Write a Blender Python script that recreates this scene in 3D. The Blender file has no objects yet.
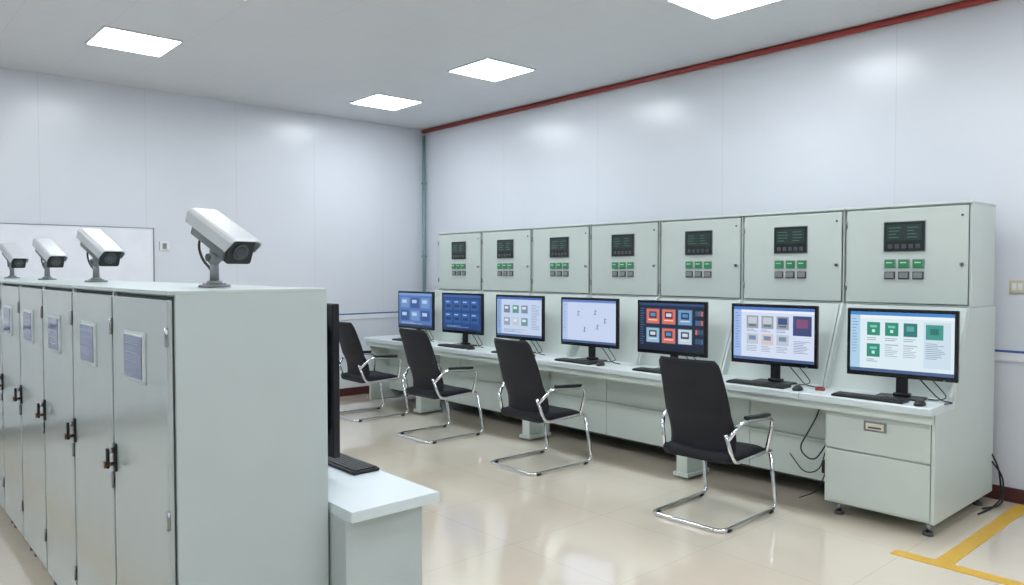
import bpy, bmesh, math, random
from mathutils import Vector, Matrix
random.seed(3)
S=bpy.context.scene
COL=S.collection
try:
    S.view_settings.view_transform='Standard'; S.view_settings.look='None'
    S.view_settings.exposure=0.0; S.view_settings.gamma=1.0
except Exception as e: print(e)

def lin(c):
    o=[]
    for v in c[:3]:
        v=v/255.0
        o.append(v/12.92 if v<=0.04045 else ((v+0.055)/1.055)**2.4)
    return (o[0],o[1],o[2],1.0)

MATS={}
def mat(name,rgb,rough=0.5,metal=0.0,var=0.03,scale=6.0,bump=0.0,bscale=200.0,spec=0.5,coat=0.0):
    if name in MATS: return MATS[name]
    m=bpy.data.materials.new(name); m.use_nodes=True
    nt=m.node_tree; b=nt.nodes['Principled BSDF']
    c=lin(rgb)
    tc=nt.nodes.new('ShaderNodeTexCoord')
    n=nt.nodes.new('ShaderNodeTexNoise'); n.inputs['Scale'].default_value=scale; n.inputs['Detail'].default_value=3
    nt.links.new(tc.outputs['Object'],n.inputs['Vector'])
    r=nt.nodes.new('ShaderNodeValToRGB')
    r.color_ramp.elements[0].position=0.3; r.color_ramp.elements[1].position=0.7
    r.color_ramp.elements[0].color=tuple(max(0,x*(1-var)) for x in c[:3])+(1,)
    r.color_ramp.elements[1].color=tuple(min(1,x*(1+var)) for x in c[:3])+(1,)
    nt.links.new(n.outputs['Fac'],r.inputs['Fac'])
    nt.links.new(r.outputs['Color'],b.inputs['Base Color'])
    b.inputs['Roughness'].default_value=rough; b.inputs['Metallic'].default_value=metal
    b.inputs['Specular IOR Level'].default_value=spec
    if coat: b.inputs['Coat Weight'].default_value=coat; b.inputs['Coat Roughness'].default_value=0.1
    if bump:
        n2=nt.nodes.new('ShaderNodeTexNoise'); n2.inputs['Scale'].default_value=bscale
        nt.links.new(tc.outputs['Object'],n2.inputs['Vector'])
        bp=nt.nodes.new('ShaderNodeBump'); bp.inputs['Strength'].default_value=bump; bp.inputs['Distance'].default_value=0.002
        nt.links.new(n2.outputs['Fac'],bp.inputs['Height']); nt.links.new(bp.outputs['Normal'],b.inputs['Normal'])
    MATS[name]=m; return m

def emis(rgb,st=1.0,name=None):
    k=name or 'screen_%d_%d_%d'%tuple(rgb[:3])
    if k in MATS: return MATS[k]
    m=bpy.data.materials.new(k); m.use_nodes=True
    b=m.node_tree.nodes['Principled BSDF']
    b.inputs['Base Color'].default_value=(0.01,0.01,0.01,1)
    b.inputs['Roughness'].default_value=0.35
    b.inputs['Emission Color'].default_value=lin(rgb); b.inputs['Emission Strength'].default_value=st
    MATS[k]=m; return m

# grid-seam material: lines every `step` on the chosen object axes
def seam_mat(name,rgb,seam,axes,rough,width=0.006,var=0.02,offs=(0,0,0),bump=0.3,spec=0.5,coat=0.0):
    m=bpy.data.materials.new(name); m.use_nodes=True
    nt=m.node_tree; N=nt.nodes; L=nt.links; b=N['Principled BSDF']
    tc=N.new('ShaderNodeTexCoord'); sp=N.new('ShaderNodeSeparateXYZ'); L.new(tc.outputs['Object'],sp.inputs[0])
    prev=None
    for ax,step in axes:
        a=N.new('ShaderNodeMath'); a.operation='ADD'; L.new(sp.outputs[ax],a.inputs[0]); a.inputs[1].default_value=100*step+offs[ax]
        d=N.new('ShaderNodeMath'); d.operation='DIVIDE'; L.new(a.outputs[0],d.inputs[0]); d.inputs[1].default_value=step
        f=N.new('ShaderNodeMath'); f.operation='FRACT'; L.new(d.outputs[0],f.inputs[0])
        c=N.new('ShaderNodeMath'); c.operation='LESS_THAN'; L.new(f.outputs[0],c.inputs[0]); c.inputs[1].default_value=width/step
        if prev is None: prev=c
        else:
            x=N.new('ShaderNodeMath'); x.operation='MAXIMUM'; L.new(prev.outputs[0],x.inputs[0]); L.new(c.outputs[0],x.inputs[1]); prev=x
    n=N.new('ShaderNodeTexNoise'); n.inputs['Scale'].default_value=1.5; n.inputs['Detail'].default_value=4
    L.new(tc.outputs['Object'],n.inputs['Vector'])
    r=N.new('ShaderNodeValToRGB'); c=lin(rgb)
    r.color_ramp.elements[0].position=0.3; r.color_ramp.elements[1].position=0.7
    r.color_ramp.elements[0].color=tuple(x*(1-var) for x in c[:3])+(1,)
    r.color_ramp.elements[1].color=tuple(min(1,x*(1+var)) for x in c[:3])+(1,)
    L.new(n.outputs['Fac'],r.inputs['Fac'])
    mx=N.new('ShaderNodeMix'); mx.data_type='RGBA'
    L.new(prev.outputs[0],mx.inputs[0]); L.new(r.outputs['Color'],mx.inputs[6]); mx.inputs[7].default_value=lin(seam)
    L.new(mx.outputs[2],b.inputs['Base Color'])
    b.inputs['Roughness'].default_value=rough; b.inputs['Specular IOR Level'].default_value=spec
    if coat: b.inputs['Coat Weight'].default_value=coat; b.inputs['Coat Roughness'].default_value=0.06; b.inputs['Coat IOR'].default_value=1.65
    if bump:
        iv=N.new('ShaderNodeMath'); iv.operation='SUBTRACT'; iv.inputs[0].default_value=1; L.new(prev.outputs[0],iv.inputs[1])
        bp=N.new('ShaderNodeBump'); bp.inputs['Strength'].default_value=bump; bp.inputs['Distance'].default_value=0.002
        L.new(iv.outputs[0],bp.inputs['Height']); L.new(bp.outputs['Normal'],b.inputs['Normal'])
    return m

# ---------- mesh builder ----------
class MB:
    def __init__(s): s.bm=bmesh.new(); s.mats=[]
    def mi(s,m):
        if m not in s.mats: s.mats.append(m)
        return s.mats.index(m)
    def merge(s,t,m,M=None,smooth=None):
        if M is not None: bmesh.ops.transform(t,matrix=M,verts=t.verts)
        bmesh.ops.recalc_face_normals(t,faces=t.faces)
        i=s.mi(m)
        for f in t.faces:
            f.material_index=i
            if smooth is not None: f.smooth=smooth
        me=bpy.data.meshes.new('tmp'); t.to_mesh(me); t.free(); s.bm.from_mesh(me); bpy.data.meshes.remove(me)
    def box(s,x0,x1,y0,y1,z0,z1,m,bev=0,seg=2,M=None):
        t=bmesh.new(); bmesh.ops.create_cube(t,size=1)
        T=Matrix.Translation(((x0+x1)/2,(y0+y1)/2,(z0+z1)/2))@Matrix.Diagonal((abs(x1-x0),abs(y1-y0),abs(z1-z0),1))
        bmesh.ops.transform(t,matrix=T,verts=t.verts)
        if bev: bmesh.ops.bevel(t,geom=t.edges[:],offset=bev,segments=seg,profile=0.5,affect='EDGES',clamp_overlap=True)
        s.merge(t,m,M)
    def prism(s,prof,x0,x1,m,bev=0,M=None):
        t=bmesh.new()
        a=[t.verts.new((x0,p[0],p[1])) for p in prof]; b=[t.verts.new((x1,p[0],p[1])) for p in prof]
        t.faces.new(a); t.faces.new(b[::-1]); n=len(prof)
        for i in range(n): t.faces.new((a[i],b[i],b[(i+1)%n],a[(i+1)%n]))
        if bev: bmesh.ops.bevel(t,geom=t.edges[:],offset=bev,segments=2,profile=0.5,affect='EDGES',clamp_overlap=True)
        s.merge(t,m,M)
    def cyl(s,p1,p2,r1,r2,m,seg=20,M=None):
        p1=Vector(p1);p2=Vector(p2);d=p2-p1
        t=bmesh.new(); bmesh.ops.create_cone(t,cap_ends=True,segments=seg,radius1=r1,radius2=r2,depth=d.length)
        for f in t.faces: f.smooth=len(f.verts)==4
        q=d.to_track_quat('Z','Y').to_matrix().to_4x4()
        T=Matrix.Translation((p1+p2)/2)@q
        bmesh.ops.transform(t,matrix=T,verts=t.verts)
        s.merge(t,m,M)
    def sphere(s,c,r,m,M=None,sc=(1,1,1)):
        t=bmesh.new(); bmesh.ops.create_uvsphere(t,u_segments=16,v_segments=10,radius=r)
        bmesh.ops.transform(t,matrix=Matrix.Translation(c)@Matrix.Diagonal((*sc,1)),verts=t.verts)
        s.merge(t,m,M,True)
    def tube(s,pts,r,m,fil=0.05,seg=10,closed=False,M=None):
        pts=[Vector(p) for p in pts]; P=[]
        n=len(pts)
        for i,p in enumerate(pts):
            if (i==0 or i==n-1) and not closed: P.append(p); continue
            a=pts[(i-1)%n]; b=pts[(i+1)%n]
            d1=(a-p);d2=(b-p)
            f=min(fil,d1.length*0.48,d2.length*0.48)
            q0=p+d1.normalized()*f; q1=p+d2.normalized()*f
            for k in range(7):
                u=k/6; P.append(q0*(1-u)**2+p*2*u*(1-u)+q1*u*u)
        t=bmesh.new(); rings=[]
        N=len(P); tang=[]
        for i in range(N):
            if closed: v=P[(i+1)%N]-P[(i-1)%N]
            else: v=P[min(i+1,N-1)]-P[max(i-1,0)]
            tang.append(v.normalized())
        nrm=tang[0].orthogonal().normalized()
        for i in range(N):
            nrm=(nrm-tang[i]*nrm.dot(tang[i])).normalized(); bn=tang[i].cross(nrm)
            rings.append([t.verts.new(P[i]+nrm*math.cos(2*math.pi*k/seg)*r+bn*math.sin(2*math.pi*k/seg)*r) for k in range(seg)])
        rng=range(N) if closed else range(N-1)
        for i in rng:
            A=rings[i];B=rings[(i+1)%N]
            for k in range(seg): t.faces.new((A[k],A[(k+1)%seg],B[(k+1)%seg],B[k]))
        for f in t.faces: f.smooth=True
        if not closed: t.faces.new(rings[0]); t.faces.new(rings[-1][::-1])
        s.merge(t,m,M)
    def mesh(s,name):
        me=bpy.data.meshes.new(name); s.bm.to_mesh(me); s.bm.free()
        for m in s.mats: me.materials.append(m)
        return me

def top(name,mb_or_mesh,loc=(0,0,0),rz=0,sc=1):
    me=mb_or_mesh if isinstance(mb_or_mesh,bpy.types.Mesh) else mb_or_mesh.mesh(name)
    o=bpy.data.objects.new(name,me); o.location=loc; o.rotation_euler=(0,0,rz); o.scale=(sc,sc,sc); COL.objects.link(o); return o
def group(name,parts,loc=(0,0,0),rz=0,sc=1):
    e=bpy.data.objects.new(name,None); e.empty_display_size=0.1
    e.location=loc; e.rotation_euler=(0,0,rz); e.scale=(sc,sc,sc); COL.objects.link(e)
    for pn,me in parts.items():
        if isinstance(me,MB): me=me.mesh(pn)
        o=bpy.data.objects.new(pn,me); COL.objects.link(o); o.parent=e
    return e

# ---------- materials ----------
M_cab=mat('cabinet_paint',(200,210,205),0.38,bump=0.02,bscale=400,var=.012)
M_cabd=mat('cabinet_door_paint',(198,208,202),0.25,bump=0.02,bscale=300,spec=0.6,var=.012)
M_lcab=mat('rack_paint',(184,195,194),0.35,bump=0.02,bscale=400,var=.015)
M_ldoor=mat('rack_door_paint',(168,178,176),0.16,bump=0.01,bscale=200,spec=0.8,var=.015)
M_desk=mat('desk_top_laminate',(212,222,224),0.28,bump=0.01,var=.015)
M_gap=mat('shadow_gap_tone',(70,74,74),0.7)  # dark grey filler, shade of the open gaps put into colour
M_black=mat('black_plastic',(20,20,23),0.35,bump=0.02)
M_bezel=mat('bezel_plastic',(15,16,19),0.25)
M_fab=mat('black_upholstery',(20,23,30),0.65,bump=0.4,bscale=500,spec=.4)
M_key=mat('key_plastic',(40,41,45),0.5)
M_chrome=mat('chrome',(225,227,230),0.12,metal=1.0)
M_steel=mat('brushed_steel',(150,152,155),0.3,metal=1.0)
M_brass=mat('brass',(130,96,66),0.35,metal=1.0)
M_white=mat('white_plastic',(222,226,228),0.35)
M_shield=mat('camera_shield_paint',(186,190,192),0.32)
M_grey=mat('grey_plastic',(134,138,140),0.4)
M_camb=mat('camera_body_paint',(112,116,118),0.4)
M_dgrey=mat('dark_grey_metal',(70,73,76),0.35)
M_red=mat('red_pipe_paint',(150,50,44),0.4)
M_teal=mat('teal_pipe_paint',(122,150,154),0.4)
M_base=mat('maroon_skirting',(76,34,32),0.35)
M_blue=mat('blue_trim',(64,92,150),0.4)
M_trimw=mat('white_trim',(226,229,236),0.4)
M_glass=mat('window_glass_dark',(112,124,152),0.06,spec=0.9)
M_lens=mat('lens_glass',(30,36,48),0.05,spec=0.9)
M_disp=mat('display_black',(30,38,38),0.15)
M_green=emis((24,140,92),0.75,'green_button')
M_label=mat('label_paper',(214,208,190),0.6)
M_yel=mat('yellow_floor_tape',(222,176,62),0.3)
M_lamp=emis((244,250,255),24.0,'led_panel')
M_cable=mat('cable_rubber',(20,20,22),0.5)
M_board=mat('whiteboard',(232,234,241),0.2)
M_beige=mat('beige_switch',(206,198,170),0.4)

M_wallb=seam_mat('wall_panel_paint_back',(214,218,225),(203,207,214),[(0,1.525)],0.25,width=0.006,var=0.01,offs=(2.40,0,0),bump=0.1)
M_walll=seam_mat('wall_panel_paint_left',(216,220,227),(205,209,216),[(1,.98)],0.25,width=0.006,var=0.01,offs=(0,-3.47,0),bump=0.1)
M_ceil=seam_mat('ceiling_panel',(214,216,220),(203,205,209),[(0,0.6),(1,0.6)],0.55,width=0.005,var=0.01,offs=(0.03,0.15,0),bump=0.12)
M_floor=seam_mat('floor_tile',(230,218,199),(202,191,172),[(0,0.8),(1,0.8)],0.1,width=0.003,var=0.02,offs=(0.1,0.25,0),bump=0.08,spec=0.9,coat=1.0)

# ---------- room ----------
XL,XR,YF,YB,ZC=-8.66,3.2,-3.4,6.1,3.55
def shell(name,x0,x1,y0,y1,z0,z1,m):
    b=MB(); b.box(x0,x1,y0,y1,z0,z1,m); return top(name,b)
shell('floor',XL-.1,XR+.1,YF-.1,YB+.1,-.1,0,M_floor)
shell('ceiling',XL-.1,XR+.1,YF-.1,YB+.1,ZC,ZC+.1,M_ceil)
shell('wall_left',XL-.1,XL,YF-.1,YB+.1,0,ZC,M_walll)
shell('wall_back',XL,XR,YB,YB+.1,0,ZC,M_wallb)
shell('wall_right',XR,XR+.1,YF-.1,YB+.1,0,ZC,M_walll)
shell('wall_front',XL,XR,YF-.1,YF,0,ZC,M_wallb)
shell('baseboard_back',XL,XR,YB-.015,YB,0,.1,M_base)
shell('baseboard_left',XL,XL+.015,YF,YB-.015,0,.1,M_base)
def dado(name,wall):
    b=MB()
    if wall=='back':
        b.box(XL,XR,YB-.012,YB,.985,1.045,M_trimw); b.box(XL,XR,YB-.014,YB,1.045,1.06,M_blue)
    else:
        b.box(XL,XL+.012,YF,YB,.985,1.045,M_trimw); b.box(XL,XL+.014,YF,YB,1.045,1.06,M_blue)
    top(name,b)
dado('trim_1','back'); dado('trim_2','left')
b=MB(); b.tube([(XL+.03,YB-.03,ZC-.028),(XR-.03,YB-.03,ZC-.028)],.026,M_red,seg=16)
top('red_ceiling_pipe',b)
b=MB(); b.tube([(XL+.07,YB-.045,.11),(XL+.07,YB-.045,ZC-.09)],.022,M_teal,seg=14)
for z in (.8,1.8,2.8): b.box(XL+.045,XL+.095,YB-.07,YB-.018,z,z+.02,M_teal)
top('teal_corner_pipe',b)
lamps=[(-6.94,1.92),(-5.02,1.92),(-3.1,1.92),(-1.2,1.92),(.8,1.92),(-7.48,4.75),(-5.61,4.75),(-3.03,4.75),(-.9,4.75),(1.3,4.75),
       (-6.94,-1.0),(-5.02,-1.0),(-3.1,-1.0),(-1.2,-1.0),(.8,-1.0)]  # panels behind the camera and out of view are added to light the room
b=MB(); b.box(-.29,.29,-.29,.29,-.012,-.004,M_lamp); me_l=b.mesh('led_diffuser')
b=MB()
for (a0,a1,c0,c1) in ((-.305,.305,-.305,-.29),(-.305,.305,.29,.305),(-.305,-.29,-.29,.29),(.29,.305,-.29,.29)): b.box(a0,a1,c0,c1,-.013,0,M_white)
me_f=b.mesh('lamp_frame')
for x,y in lamps: group('ceiling_light_panel',{'led_diffuser':me_l,'lamp_frame':me_f},(x,y,ZC))
b=MB(); WX=XL+.016
b.box(WX,WX+.025,-.6,2.56,1.08,2.07,M_board,.004)
for y in (-.6,.98,2.545): b.box(WX+.025,WX+.03,y,y+.012,1.08,2.07,M_grey)
b.box(WX+.025,WX+.03,-.6,2.56,2.062,2.07,M_grey)
top('whiteboard',b)
b=MB(); b.box(XL+.001,XL+.02,2.62,2.72,1.83,1.93,M_white,.004); b.box(XL+.02,XL+.024,2.65,2.69,1.85,1.91,M_grey); top('wall_socket',b)
b=MB(); b.box(-1.62,-1.52,YB-.012,YB-.001,1.46,1.55,M_beige,.004); b.box(-1.60,-1.575,YB-.017,YB-.012,1.48,1.53,M_white); b.box(-1.565,-1.54,YB-.017,YB-.012,1.48,1.53,M_white); top('light_switch',b)
b=MB(); b.box(-1.54,-1.45,4.55,6.05,.0005,.003,M_yel); b.box(-1.75,XR-.3,4.46,4.55,.0005,.003,M_yel); b.box(-8.3,1,.42,.5,.0005,.003,M_yel)
top('yellow_floor_marking',b)

# ---------- console desk ----------
X0,X1=-7.44,-1.66; NP=7; PIT=(X1-X0)/NP
DZ=.80
b=MB()
topp=[(4.80,DZ-.045),(4.80,DZ-.006),(4.806,DZ),(5.21,DZ),(5.21,DZ-.045)]
for i in range(NP):
    xa=X0+i*PIT; b.prism(topp,xa+.0015,xa+PIT-.0015,M_desk)
b.prism(topp,-8.1,X0-.0015,M_desk); b.box(-8.1,X0,5.2,5.95,DZ-.045,DZ,M_desk)
b.box(-8.09,X1-.005,4.83,4.86,DZ-.10,DZ-.045,M_cab)
parts={'desk_top':b}
b=MB(); div=MB(); gap=MB()
prof=[(5.21,DZ),(5.44,1.36),(5.445,1.375),(5.94,1.375),(5.94,.1),(5.55,.1),(5.55,.45),(5.21,DZ-.05)]
for i in range(NP):
    xa=X0+i*PIT
    b.prism(prof,xa+.012,xa+PIT-.012,M_cab)
    gap.prism([(5.235,DZ),(5.455,1.35),(5.93,1.36),(5.93,.12),(5.6,.12)],xa-.013,xa+.013 if i<NP else xa,M_gap)
dp=[(5.15,DZ-.04),(5.15,DZ+.03),(5.385,1.365),(5.395,1.378),(5.45,1.378),(5.45,1.2),(5.25,DZ-.04)]
for i in range(NP):
    xa=X0+i*PIT
    div.prism(dp,xa+.003,xa+.022,M_cab,.002); div.prism(dp,xa+PIT-.022,xa+PIT-.003,M_cab,.002)
parts['riser']=b; parts['riser_cheeks']=div; parts['module_gaps']=gap
b=MB()
ep=[(4.87,.09),(4.87,DZ-.045),(5.2,DZ-.045),(5.2,DZ),(5.435,1.375),(5.95,1.375),(5.95,.09)]
b.prism(ep,X1-.02,X1,M_cab,.002)
b.box(-8.08,-8.05,4.87,5.95,.03,DZ-.045,M_cab,.002)
parts['end_panels']=b
b=MB()
for i in range(NP+1):
    xa=-8.05+i*(.715)+.0; xb=xa+.71
    b.box(xa,xb,5.14,5.16,.14,DZ-.05,M_cab)
b.box(-8.05,-2.36,5.165,5.18,.12,DZ-.05,M_gap)
b.box(-8.05,-2.36,5.12,5.15,.42,.435,M_cab)
parts['modesty_panel']=b
b=MB()
for x in (-3.52,-5.30,-7.08):
    b.box(x,x+.1,4.87,5.14,.04,DZ-.1,M_cab,.003); b.box(x-.02,x+.12,4.85,5.14,.02,.05,M_cab,.003)
parts['support_legs']=b
b=MB()
b.box(-2.34,X1-.02,4.885,5.94,.09,DZ-.046,M_cab,.002)
b.box(-2.325,-1.685,4.868,4.886,.455,.735,M_cabd,.004)
b.box(-2.325,-1.685,4.868,4.886,.105,.445,M_cabd,.004)
b.box(-2.08,-1.94,4.862,4.87,.60,.665,M_steel,.003); b.box(-2.065,-1.955,4.859,4.864,.612,.652,M_label)
b.box(-2.05,-1.97,4.857,4.862,.62,.63,M_dgrey)
for x in (-2.27,-1.72):
    for y in (4.95,5.85):
        b.cyl((x,y,.0),(x,y,.02),.032,.028,M_dgrey); b.cyl((x,y,.02),(x,y,.1),.012,.012,M_steel)
parts['drawer_pedestal']=b
b=MB()
b.tube([(-2.42,5.12,.72),(-2.40,5.08,.45),(-2.5,5.05,.28),(-2.62,5.06,.35),(-2.5,5.1,.6),(-2.48,5.12,.72)],.005,M_cable,.1,8)
b.tube([(-2.46,5.12,.70),(-2.37,5.02,.5),(-2.42,4.98,.25),(-2.55,5.02,.2),(-2.7,5.1,.3)],.004,M_cable,.1,8)
b.tube([(-2.40,5.1,.72),(-2.38,5.03,.3),(-2.44,5.0,.1),(-2.6,5.05,.012)],.004,M_cable,.1,8)
b.box(-2.44,-2.38,5.04,5.1,.22,.31,M_black,.008)
b.tube([(-1.66,5.93,.35),(-1.63,5.98,.25),(-1.6,5.95,.05),(-1.62,5.8,.008),(-1.64,5.6,.008)],.006,M_cable,.06,8)
b.tube([(-1.66,5.93,.3),(-1.6,5.97,.2),(-1.58,5.9,.02),(-1.66,5.75,.008)],.006,M_cable,.06,8)
parts['power_cables']=b
group('control_console_desk',parts)

# ---------- upper control cabinets ----------
W=PIT-.012; Z0,Z1=1.38,2.06; D=.48
def upper_cab(seed):
    rnd=random.Random(seed)
    b=MB(); h=Z1-Z0
    b.box(-W/2,W/2,.012,D,0,h,M_cab,.003)
    b.box(-W/2-.004,W/2+.004,-.008,D+.0,h-.004,h+.012,M_cab,.003)
    g=MB(); g.box(-W/2+.012,W/2-.012,.008,.013,.012,h-.012,M_gap)
    d=MB(); d.box(-W/2+.016,W/2-.016,-.006,.01,.016,h-.016,M_cabd,.004)
    c=MB(); cx=0.0
    c.box(cx-.137,cx+.137,-.012,-.005,h-.312,h-.103,M_grey,.003)
    c.box(cx-.132,cx+.132,-.016,-.006,h-.307,h-.108,M_disp,.003)
    c.box(cx-.115,cx+.115,-.0165,-.0155,h-.235,h-.125,mat('lcd_dark',(44,60,56),.1))
    for k in range(4):
        z=h-.15-.022*k
        c.box(cx-.1,cx-.1+rnd.uniform(.05,.09),-.0172,-.016,z,z+.005,emis((96,150,120),.5)); c.box(cx+.02,cx+.02+rnd.uniform(.03,.08),-.0172,-.016,z,z+.005,emis((96,150,120),.5))
    for k in range(5):
        x=cx-.105+k*.045; c.box(x,x+.03,-.0175,-.0155,h-.29,h-.26,M_dgrey,.002)
    for k in (-1,0,1):
        x=cx+k*.092
        c.box(x-.038,x+.038,-.013,-.005,h-.425,h-.362,M_grey,.003)
        c.box(x-.032,x+.032,-.022,-.012,h-.42,h-.367,M_green,.004)
        c.box(x-.02,x+.02,-.0228,-.0215,h-.39,h-.382,M_label)
        c.box(x-.036,x+.036,-.014,-.005,h-.50,h-.447,M_dgrey,.003)
        c.box(x-.028,x+.028,-.02,-.012,h-.493,h-.454,M_grey,.003)
    l=MB()
    for z in (.28,):
        l.cyl((W/2-.05,-.016,z),(W/2-.05,-.005,z),.013,.013,M_steel,14); l.box(W/2-.053,W/2-.047,-.018,-.015,z-.008,z+.008,M_black)
    l.cyl((W/2-.05,-.012,h-.08),(W/2-.05,-.005,h-.08),.008,.008,M_dgrey,12)
    for z in (.1,h-.14):
        l.cyl((-W/2+.012,-.01,z),(-W/2+.012,-.01,z+.05),.006,.006,M_steel,10)
    return {'housing':b,'door_gap':g,'door':d,'control_panel':c,'lock_and_hinges':l}
for i in range(NP):
    group('control_cabinet',upper_cab(i),(X0+(i+.5)*PIT,5.455,Z0-.003))

# ---------- monitors ----------
def monitor(w,h,content,seed=0,bg=(200,215,235),lift=.13,tk=.045,cable=0):
    b=MB()
    b.box(-w/2,w/2,-.012,.018,lift,lift+h,M_bezel,.005)
    b.prism([(.015,lift+.04),(.015,lift+h-.04),(.015+tk*.6,lift+h-.12),(.015+tk*.6,lift+.12)],-w/2+.06,w/2-.06,M_black,.004)
    bz=.022
    s=MB(); s.box(-w/2+bz,w/2-bz,-.0135,-.011,lift+bz+.008,lift+h-bz,emis(bg,.95))
    c=MB(); sw=w-2*bz; sh=h-2*bz-.008; x0=-w/2+bz; zt=lift+h-bz
    for k,(fx,fy,fw,fh,col) in enumerate(content):
        c.box(x0+fx*sw,x0+(fx+fw)*sw,-.0138-.00003*k,-.0132,zt-(fy+fh)*sh,zt-fy*sh,emis(col,.95))
    t=MB()
    t.box(-.035,.035,.03,.055,.01,lift+h*.55,M_black,.006)
    t.box(-.06,.06,.015,.045,lift+h*.35,lift+h*.62,M_black,.006)
    t.box(-.14,.14,-.06,.09,.0,.012,M_black,.005,3)
    t.box(-.05,.05,.02,.075,.01,.03,M_black,.006)
    t.box(w/2-.08,w/2-.068,-.0135,-.0115,lift+.005,lift+.009,emis((90,160,230),.8))
    P={'housing':b,'screen':s,'screen_content':c,'stand':t}
    if cable:
        q=MB(); z=.006
        q.tube([(.05,.05,lift+.05),(.16,.06,.06),(.22,.04,z),(.31,-.01,z),(.36 if cable==1 else .27,-.03 if cable==1 else -.09,z)],.004,M_cable,.04,6)
        q.tube([(.07,.045,lift+.1),(.2,.05,.1),(.26,.06,.02),(.2,.03,z),(.15,.05,z)],.0035,M_cable,.05,6)
        P['signal_cable']=q
    return P
def base_ui(bar,side=None):
    L=[(0,0,1,.055,bar),(0,.945,1,.055,(70,95,140))]
    if side: L.append((0,.055,.1,.89,side))
    return L
def text(L,x,y,w,n,col,rnd,dy=.03):
    for i in range(n): L.append((x,y+i*dy,w*rnd.uniform(.5,1),.01,col))
def scr(i):
    r=random.Random(i*7+1)
    if i==6:
        bg=(222,238,246); L=base_ui((64,136,205),(176,210,236)); L.append((.1,.055,.9,.05,(240,246,250)))
        G=(38,140,118)
        for (x,y) in ((.17,.17),(.35,.17),(.17,.53)): L.append((x,y,.13,.22,G)); L.append((x+.03,y+.05,.07,.04,(120,200,180))); L.append((x+.05,y+.12,.03,.05,(200,235,225)))
        L.append((.53,.17,.13,.22,(46,120,120))); L.append((.56,.22,.07,.08,(90,170,160)))
        for (x,y) in ((.35,.53),(.53,.53)): L.append((x,y,.13,.02,(170,190,200)))
        L.append((.72,.14,.25,.74,(206,224,238))); L.append((.74,.18,.16,.24,(60,150,140))); L.append((.78,.24,.08,.1,(40,116,110)))
        text(L,.74,.48,.2,9,(130,150,170),r); text(L,.17,.43,.13,2,(130,150,165),r); text(L,.35,.43,.13,2,(130,150,165),r); text(L,.53,.43,.13,2,(130,150,165),r)
        text(L,.02,.12,.06,12,(110,140,170),r,.05); text(L,.35,.57,.13,6,(160,175,190),r); text(L,.53,.57,.13,6,(160,175,190),r); text(L,.17,.79,.13,2,(120,140,160),r)
    elif i==5:
        bg=(214,224,246); L=base_ui((75,120,200),(160,188,234)); L.append((.1,.055,.9,.045,(236,240,250)))
        for k,x in enumerate((.17,.36,.55)):
            L.append((x,.16,.15,.24,(150,160,172))); L.append((x+.02,.19,.11,.12,(196,204,212) if k!=2 else (60,80,130))); L.append((x+.03,.33,.09,.03,(90,100,120)))
            L.append((x,.5,.15,.2,(214,198,196) if k==1 else (188,200,214))); L.append((x+.03,.54,.09,.08,(120,140,170)))
            text(L,x,.42,.14,2,(130,140,160),r); text(L,x,.73,.14,4,(150,160,180),r)
        L.append((.75,.14,.22,.36,(60,72,120))); L.append((.79,.2,.14,.16,(130,80,120))); text(L,.76,.6,.2,8,(130,140,165),r)
        text(L,.02,.12,.06,14,(90,120,180),r,.05)
    elif i==4:
        bg=(22,32,56); L=[(0,0,1,.05,(40,70,120)),(0,.95,1,.05,(20,30,50))]
        cs=[(222,110,84),(222,112,88),(110,160,205),(150,190,216),(218,112,94),(190,212,226)]
        for k in range(6):
            x=.12+(k%3)*.25; y=.13+(k//3)*.4
            L.append((x-.01,y-.015,.22,.33,(70,92,130))); L.append((x,y,.2,.3,cs[k])); L.append((x+.04,y+.05,.12,.14,(34,44,76))); L.append((x+.06,y+.08,.08,.07,(215,220,228) if k%2 else (90,140,190))); L.append((x+.03,y+.22,.14,.02,(240,220,210)))
        text(L,.02,.12,.07,16,(90,130,180),r,.05)
        for k in range(12): L.append((.875+.04*(k%3),.14+.19*(k//3),.03,.1,r.choice([(70,110,160),(200,110,90),(60,90,120)])))
    elif i==3:
        bg=(200,214,242); L=base_ui((96,130,196),(178,198,236))
        for (x,y) in ((.3,.25),(.62,.22),(.66,.55),(.42,.62),(.8,.4)):
            L.append((x,y,.012,.1,(70,90,120))); L.append((x-.02,y+.1,.05,.012,(80,100,130))); L.append((x+.012,y+.02,.03,.012,(90,110,140)))
        text(L,.02,.12,.05,12,(120,140,190),r,.055)
    elif i==2:
        bg=(196,212,238); L=base_ui((60,104,180),(140,172,220))
        cs=[(110,130,150),(80,150,140),(120,140,170),(150,160,176),(190,200,210),(110,150,160)]
        for k in range(6): L.append((.16+(k%3)*.2,.2+(k//3)*.32,.14,.2,cs[k])); L.append((.18+(k%3)*.2,.24+(k//3)*.32,.08,.06,(225,230,236)))
        text(L,.16,.82,.5,3,(120,140,170),r); text(L,.78,.18,.18,16,(120,140,170),r,.04); text(L,.02,.12,.06,14,(80,110,160),r,.05)
    elif i==1:
        bg=(28,66,126); L=[(0,0,1,.06,(50,96,170)),(0,.94,1,.06,(20,38,74))]
        for k in range(8): L.append((.06+(k%4)*.23,.14+(k//4)*.36,.19,.28,(44,92,160))); L.append((.08+(k%4)*.23,.18+(k//4)*.36,.1,.03,(160,200,240))); L.append((.08+(k%4)*.23,.27+(k//4)*.36,.13,.08,(24,50,98)))
        text(L,.1,.86,.6,2,(150,180,210),r)
    else:
        bg=(80,116,178); L=[(0,0,1,.07,(120,156,214)),(0,.94,1,.06,(36,56,100))]
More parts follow.
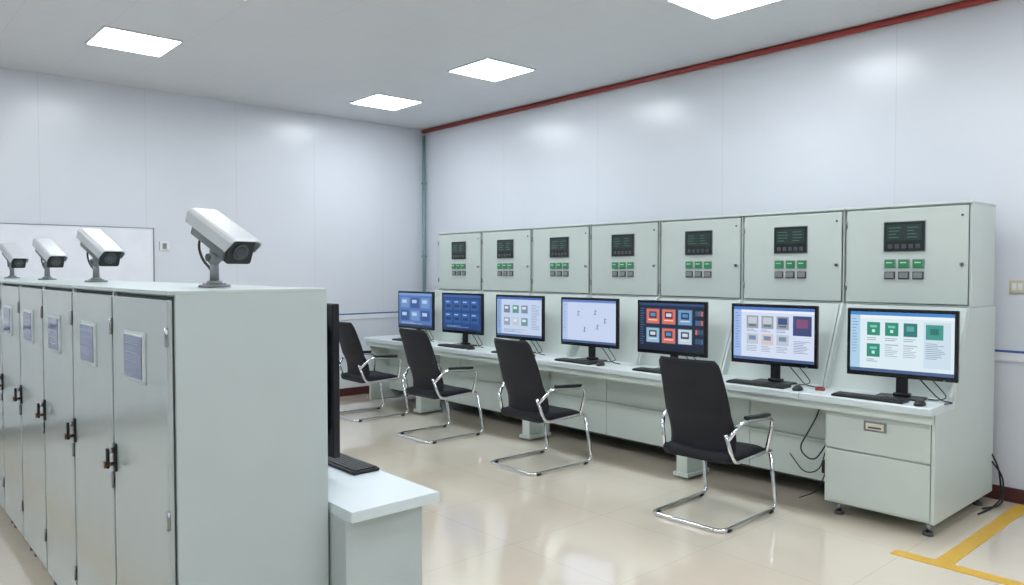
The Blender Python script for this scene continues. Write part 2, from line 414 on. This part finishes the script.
        for k in range(6): L.append((.06+(k%3)*.31,.14+(k//3)*.38,.26,.3,(50,82,144) if k%2 else (110,146,200))); L.append((.1+(k%3)*.31,.2+(k//3)*.38,.14,.1,(180,206,236)))
        text(L,.08,.88,.7,2,(190,205,225),r)
    return bg,L
mx=[-7.34,-6.46,-5.54,-4.61,-3.71,-2.815,-1.935]
for i in range(7):
    bg,L=scr(i)
    group('computer_monitor',monitor(.65,.44,L,i,bg,lift=.13,cable=2 if i==6 else 1),(mx[i],5.055,DZ+.0005),math.radians(7 if i==6 else 4))

def keyboard_mesh():
    b=MB(); b.box(-.22,.22,-.062,.062,0,.014,M_black,.004)
    for r in range(6):
        y=.052-r*.0182; x=-.21
        while x<.2:
            w=.0165
            if r==5 and -.11<x<-.02: w=.1
            if not(.075<x<.085 or .14<x<.148): b.box(x,x+w,y-.0155,y,.012,.0185,M_key)
            x+=w+.0028
    return b.mesh('keyboard')
def mouse_mesh():
    t=bmesh.new(); bmesh.ops.create_uvsphere(t,u_segments=20,v_segments=12,radius=1)
    for v in t.verts:
        if v.co.z<0: v.co.z*=.15
        v.co.x*=.031*(1-.12*v.co.y); v.co.y*=.054; v.co.z*=.03
    bmesh.ops.translate(t,verts=t.verts,vec=(0,0,.0046))
    b=MB(); b.merge(t,M_black,None,True)
    b.box(-.003,.003,.012,.032,.025,.0335,M_grey,.001)
    return b.mesh('mouse')
KM=keyboard_mesh(); MM=mouse_mesh()
kx=[-7.3,-6.4,-5.5,-4.62,-3.72,-2.84,-2.06]
for i in range(7):
    top('computer_keyboard',KM,(kx[i],4.895,DZ+.0005),math.radians(random.uniform(-2,2)))
    top('computer_mouse',MM,(kx[i]+.31,4.875,DZ+.0005),math.radians(random.uniform(-15,15)))
b=MB(); b.box(-.03,.03,-.02,.02,0,.02,M_red,.004); b.box(-.02,.02,-.012,.012,.02,.024,M_black,.001); top('stamp_box',b,(-2.43,4.99,DZ+.0005),.3)

# ---------- chairs ----------
def chair_parts():
    f=MB(); r=.0125
    w=.265
    f.tube([(-w,.25,.40),(-w,.335,.014),(-w,-.35,.014),(w,-.35,.014),(w,.335,.014),(w,.25,.40)],r,M_chrome,.07,12)
    for s in (-1,1):
        f.tube([(s*w,.25,.40),(s*w,.24,.425),(s*(w-.01),-.2,.405),(s*(w-.03),-.27,.60)],r,M_chrome,.06,12)
        f.tube([(s*w,.19,.41),(s*(w+.025),.235,.645),(s*(w+.025),-.16,.675),(s*(w-.02),-.262,.56)],.0135,M_chrome,.075,12)
    f.tube([(-w,.1,.41),(w,.1,.41)],.009,M_chrome,0,10); f.tube([(-w,-.12,.405),(w,-.12,.405)],.009,M_chrome,0,10)
    for s in (-1,1):
        for y in (-.28,.25): f.cyl((s*w,y-.02,.008),(s*w,y+.02,.008),.016,.016,M_black,12)
    a=MB()
    for s in (-1,1): a.box(s*(w+.025)-.022,s*(w+.025)+.022,-.12,.17,.672,.694,M_black,.010,3,M=Matrix.Translation((0,0,.66))@Matrix.Rotation(math.radians(-3),4,'X')@Matrix.Translation((0,0,-.66)))
    t=bmesh.new(); nx,ny=12,12; g=[]
    for j in range(ny+1):
        row=[]
        for i in range(nx+1):
            u=i/nx*2-1; v=j/ny*2-1
            x=.25*u; y=.01+.25*v
            z=.475-.012*(1-u*u)*1-.03*max(0,v-.4)**2*3-.02*abs(u)**6-.02*abs(v)**8+.012*(v*-1 if v<0 else 0)
            row.append(t.verts.new((x,y,z)))
        g.append(row)
    for j in range(ny):
        for i in range(nx): t.faces.new((g[j][i],g[j][i+1],g[j+1][i+1],g[j+1][i]))
    ext=bmesh.ops.extrude_face_region(t,geom=t.faces[:])
    vs=[e for e in ext['geom'] if isinstance(e,bmesh.types.BMVert)]
    for v in vs: v.co.z=.398+ (0.0 if abs(v.co.x)<.22 else .008); v.co.x*=.97; v.co.y=.01+(v.co.y-.01)*.97
    c=MB(); c.merge(t,M_fab,None,True)
    t=bmesh.new(); nx,nz=12,22; F=[];B=[]
    for j in range(nz+1):
        v=j/nz; z=.405+.655*v
        yc=-.20-.06*v-.12*v*v+.03*math.sin(math.pi*min(1,v*2.2))*(1 if v<.45 else 0)
        hw=.237+.012*math.sin(math.pi*v)-.02*v
        if v>.93: hw-=.02*((v-.93)/.07)**2
        if v<.05: hw-=.02*((.05-v)/.05)**2
        rf=[];rb=[]
        th=.019*(1-.5*abs(2*v-1)**8)
        for i in range(nx+1):
            u=i/nx*2-1
            cv=.035*u*u
            e=th*(1-.6*abs(u)**8)
            rf.append(t.verts.new((hw*u,yc+cv+e,z))); rb.append(t.verts.new((hw*u,yc+cv-e,z)))
        F.append(rf);B.append(rb)
    for j in range(nz):
        for i in range(nx):
            t.faces.new((F[j][i],F[j][i+1],F[j+1][i+1],F[j+1][i])); t.faces.new((B[j][i],B[j+1][i],B[j+1][i+1],B[j][i+1]))
        t.faces.new((F[j][0],F[j+1][0],B[j+1][0],B[j][0])); t.faces.new((F[j][nx],B[j][nx],B[j+1][nx],F[j+1][nx]))
    for i in range(nx):
        t.faces.new((F[0][i],B[0][i],B[0][i+1],F[0][i+1])); t.faces.new((F[nz][i],F[nz][i+1],B[nz][i+1],B[nz][i]))
    k=MB(); k.merge(t,M_fab,None,True)
    return {n:m.mesh(n) for n,m in {'chrome_frame':f,'armrest_pads':a,'seat':c,'backrest':k}.items()}
CP=chair_parts()
for x,y,a in ((-2.84,4.36,2),(-4.54,4.39,-1),(-6.0,4.42,1),(-7.34,4.44,-2)):
    group('office_chair',CP,(x,y,0),math.radians(a))

# ---------- left rack cabinets ----------
RT=1.555; RW=.64; RY=.772
def rack():
    w=RW/2-.002
    b=MB(); b.box(-w,w,.02,.545,.085,RT-.012,M_lcab,.003); b.box(-w-.001,w+.001,-.004,.546,RT-.014,RT,M_lcab,.003)
    b.box(-w+.01,w-.01,.012,.022,.09,RT-.02,M_gap)
    d=MB(); d.box(-w+.022,w-.006,-.004,.014,.10,RT-.03,M_ldoor,.004)
    d.box(-w,-w+.018,.0,.02,.09,RT-.015,M_lcab,.002)
    x0,x1,z0,z1=-.12,.085,1.25,1.395
    d.box(x0-.016,x1+.016,-.009,-.003,z0-.016,z1+.016,M_lcab,.003)
    d.box(x0-.006,x1+.006,-.013,-.008,z0-.006,z1+.006,M_white,.002)
    wn=MB(); wn.box(x0,x1,-.016,-.012,z0,z1,M_glass)
    for k in range(4): wn.box(x0+.02,x1-.03-.01*k,-.0165,-.0155,z1-.03-.03*k,z1-.027-.03*k,mat('window_print',(128,140,166),.3))
    h=MB(); hx=-w+.035
    h.box(hx-.014,hx+.014,-.014,-.003,.87,.975,M_black,.004)
    h.cyl((hx,-.014,.95),(hx,-.030,.95),.010,.010,M_steel,12)
    h.box(hx-.009,hx+.009,-.040,-.028,.885,.96,M_black,.004)
    h.cyl((hx+.002,-.012,.9),(hx+.002,-.044,.9),.007,.007,M_brass,12)
    h.box(hx-.009,hx+.014,-.048,-.043,.888,.914,M_brass,.003)
    f=MB()
    for x in (-w+.06,w-.06):
        for y in (.07,.47):
            f.cyl((x,y,0),(x,y,.022),.034,.03,M_black); f.cyl((x,y,.02),(x,y,.09),.013,.013,M_steel)
    hi=MB()
    for z in (.25,.8,1.38): hi.cyl((w-.004,-.006,z),(w-.004,-.006,z+.06),.006,.006,M_steel,10)
    return {n:m.mesh(n) for n,m in {'housing':b,'door':d,'door_window':wn,'latch_handle':h,'leveling_feet':f,'hinges':hi}.items()}
RP=rack(); XE=-2.47
for i in range(8): group('equipment_cabinet',RP,(XE-(i+.5)*RW,RY,0))
b=MB(); OD=.775
b.prism([(1.326,OD-.04),(1.326,OD),(1.70,OD),(1.705,OD-.006),(1.705,OD-.04)],XE-8*RW,-2.32,M_desk,.002)
b2=MB()
for i in range(4):
    xa=-2.365-i*1.35; b2.box(xa-1.345,xa,1.326,1.655,.06,OD-.041,M_lcab,.003); b2.box(xa-1.32,xa-.03,1.655,1.667,.1,OD-.07,M_ldoor,.003)
    for x in (xa-1.25,xa-.08): b2.cyl((x,1.58,0),(x,1.58,.065),.025,.02,M_dgrey); b2.cyl((x,1.4,0),(x,1.4,.065),.025,.02,M_dgrey)
group('operator_desk',{'desk_top':b,'desk_base':b2})
for k,x in enumerate((-3.04,-4.6,-6.2)):
    bg,L=scr(k+1)
    group('wide_monitor',monitor(.66,.62,L,9,bg,lift=.09,tk=.05),(x,1.487,OD+.0005),math.pi)
    top('computer_keyboard',KM,(x+.09,1.632,OD+.0005),math.pi)

# ---------- CCTV ----------
def cctv():
    b=MB()
    b.cyl((0,0,0),(0,0,.010),.056,.054,M_grey,28); b.cyl((0,0,.010),(0,0,.024),.032,.024,M_grey,24)
    for a in range(4):
        t=a*math.pi/2+.5; b.cyl((.042*math.cos(t),.042*math.sin(t),.01),(.042*math.cos(t),.042*math.sin(t),.015),.005,.005,M_steel,8)
    b.cyl((0,0,.02),(0,0,.095),.017,.015,M_grey,18); b.sphere((0,0,.105),.026,M_grey)
    b.cyl((0,-.028,.108),(0,.028,.108),.014,.014,M_dgrey,14)
    P=math.radians(24)
    T=Matrix.Translation((.05,0,.184))@Matrix.Rotation(P,4,'Y')
    b.tube([(0,0,.11),(-.003,0,.13),(.01,0,.155)],.016,M_grey,.02,12)
    b.box(-.06,.03,-.022,.022,-.058,-.044,M_dgrey,.004,M=T)
    h=MB()
    def sect(x,hw,z0,z1,rr,n=5):
        pts=[]
        for cx,cz,a0 in ((hw-rr,z1-rr,0),(-hw+rr,z1-rr,90),(-hw+rr,z0+rr,180),(hw-rr,z0+rr,270)):
            for k in range(n):
                a=math.radians(a0+90*k/(n-1)); pts.append((x,cx+rr*math.cos(a),cz+rr*math.sin(a)))
        return pts
    def loft(secs,m,mb,cap=True):
        t=bmesh.new(); R=[[t.verts.new(p) for p in s] for s in secs]; n=len(R[0])
        for i in range(len(R)-1):
            for k in range(n): t.faces.new((R[i][k],R[i][(k+1)%n],R[i+1][(k+1)%n],R[i+1][k]))
        for f in t.faces: f.smooth=True
        if cap: t.faces.new(R[0]); t.faces.new(R[-1][::-1])
        mb.merge(t,m,T)
    loft([sect(-.13,.040,-.040,.03,.008),sect(-.122,.047,-.046,.036,.010),sect(.110,.047,-.046,.036,.010)],M_camb,h)
    loft([sect(.110,.049,-.050,.037,.010),sect(.134,.049,-.050,.037,.010)],M_black,h)
    h.cyl((.133,0,-.005),(.138,0,-.005),.030,.030,M_dgrey,24,M=T); h.cyl((.137,0,-.005),(.140,0,-.005),.021,.019,M_lens,24,M=T)
    s=MB(); t=bmesh.new()
    prof=[(-.060,-.006),(-.060,.036),(-.054,.046),(-.044,.050),(.044,.050),(.054,.046),(.060,.036),(.060,-.006)]
    inn=[(y*.94,z-(.003 if z>.0 else 0)) for y,z in prof]
    xs=(-.150,-.143,.150,.158)
    def ring(x,k=0): return [t.verts.new((x + (-.03 if (z<0 and x>0) else 0),y,z-k)) for y,z in prof]+[t.verts.new((x+(-.03 if (z<0 and x>0) else 0),y,z-k)) for y,z in inn[::-1]]
    A=[ring(x,.003 if x in (xs[0],xs[3]) else 0) for x in xs]; n=len(A[0])
    for i in range(3):
        for k in range(n): t.faces.new((A[i][k],A[i][(k+1)%n],A[i+1][(k+1)%n],A[i+1][k]))
    m2=len(prof)
    for R in (A[0],A[-1]):
        for k in range(m2-1): t.faces.new((R[k],R[k+1],R[n-2-k],R[n-1-k]))
    s.merge(t,M_shield,T)
    c=MB(); c.tube([T@Vector((-.128,0,-.01)),(-.11,.0,.15),(-.08,.0,.10),(-.03,0,.07),(-.012,0,.05)],.005,M_cable,.04,8)
    return {n:m.mesh(n) for n,m in {'mount':b,'camera_body':h,'sun_shield':s,'cable':c}.items()}
CC=cctv()
for x,y,a,sc in ((-2.86,1.06,10,1.03),(-4.5,1.04,10,1.0),(-5.7,1.03,8,.95),(-6.95,1.02,8,.95)):
    group('security_camera',CC,(x,y,RT+.0005),math.radians(a),sc)

# ---------- world, camera ----------
w=bpy.data.worlds.new('world'); S.world=w; w.use_nodes=True
w.node_tree.nodes['Background'].inputs[0].default_value=(.8,.85,.9,1); w.node_tree.nodes['Background'].inputs[1].default_value=.3
cam=bpy.data.cameras.new('camera'); co=bpy.data.objects.new('camera',cam); COL.objects.link(co)
cam.lens=26.6; cam.sensor_width=36; cam.clip_start=.05
co.location=(0,0,1.62)
co.rotation_euler=Vector((-.7455,.6665,-.0297)).to_track_quat('-Z','Y').to_euler()
S.camera=co
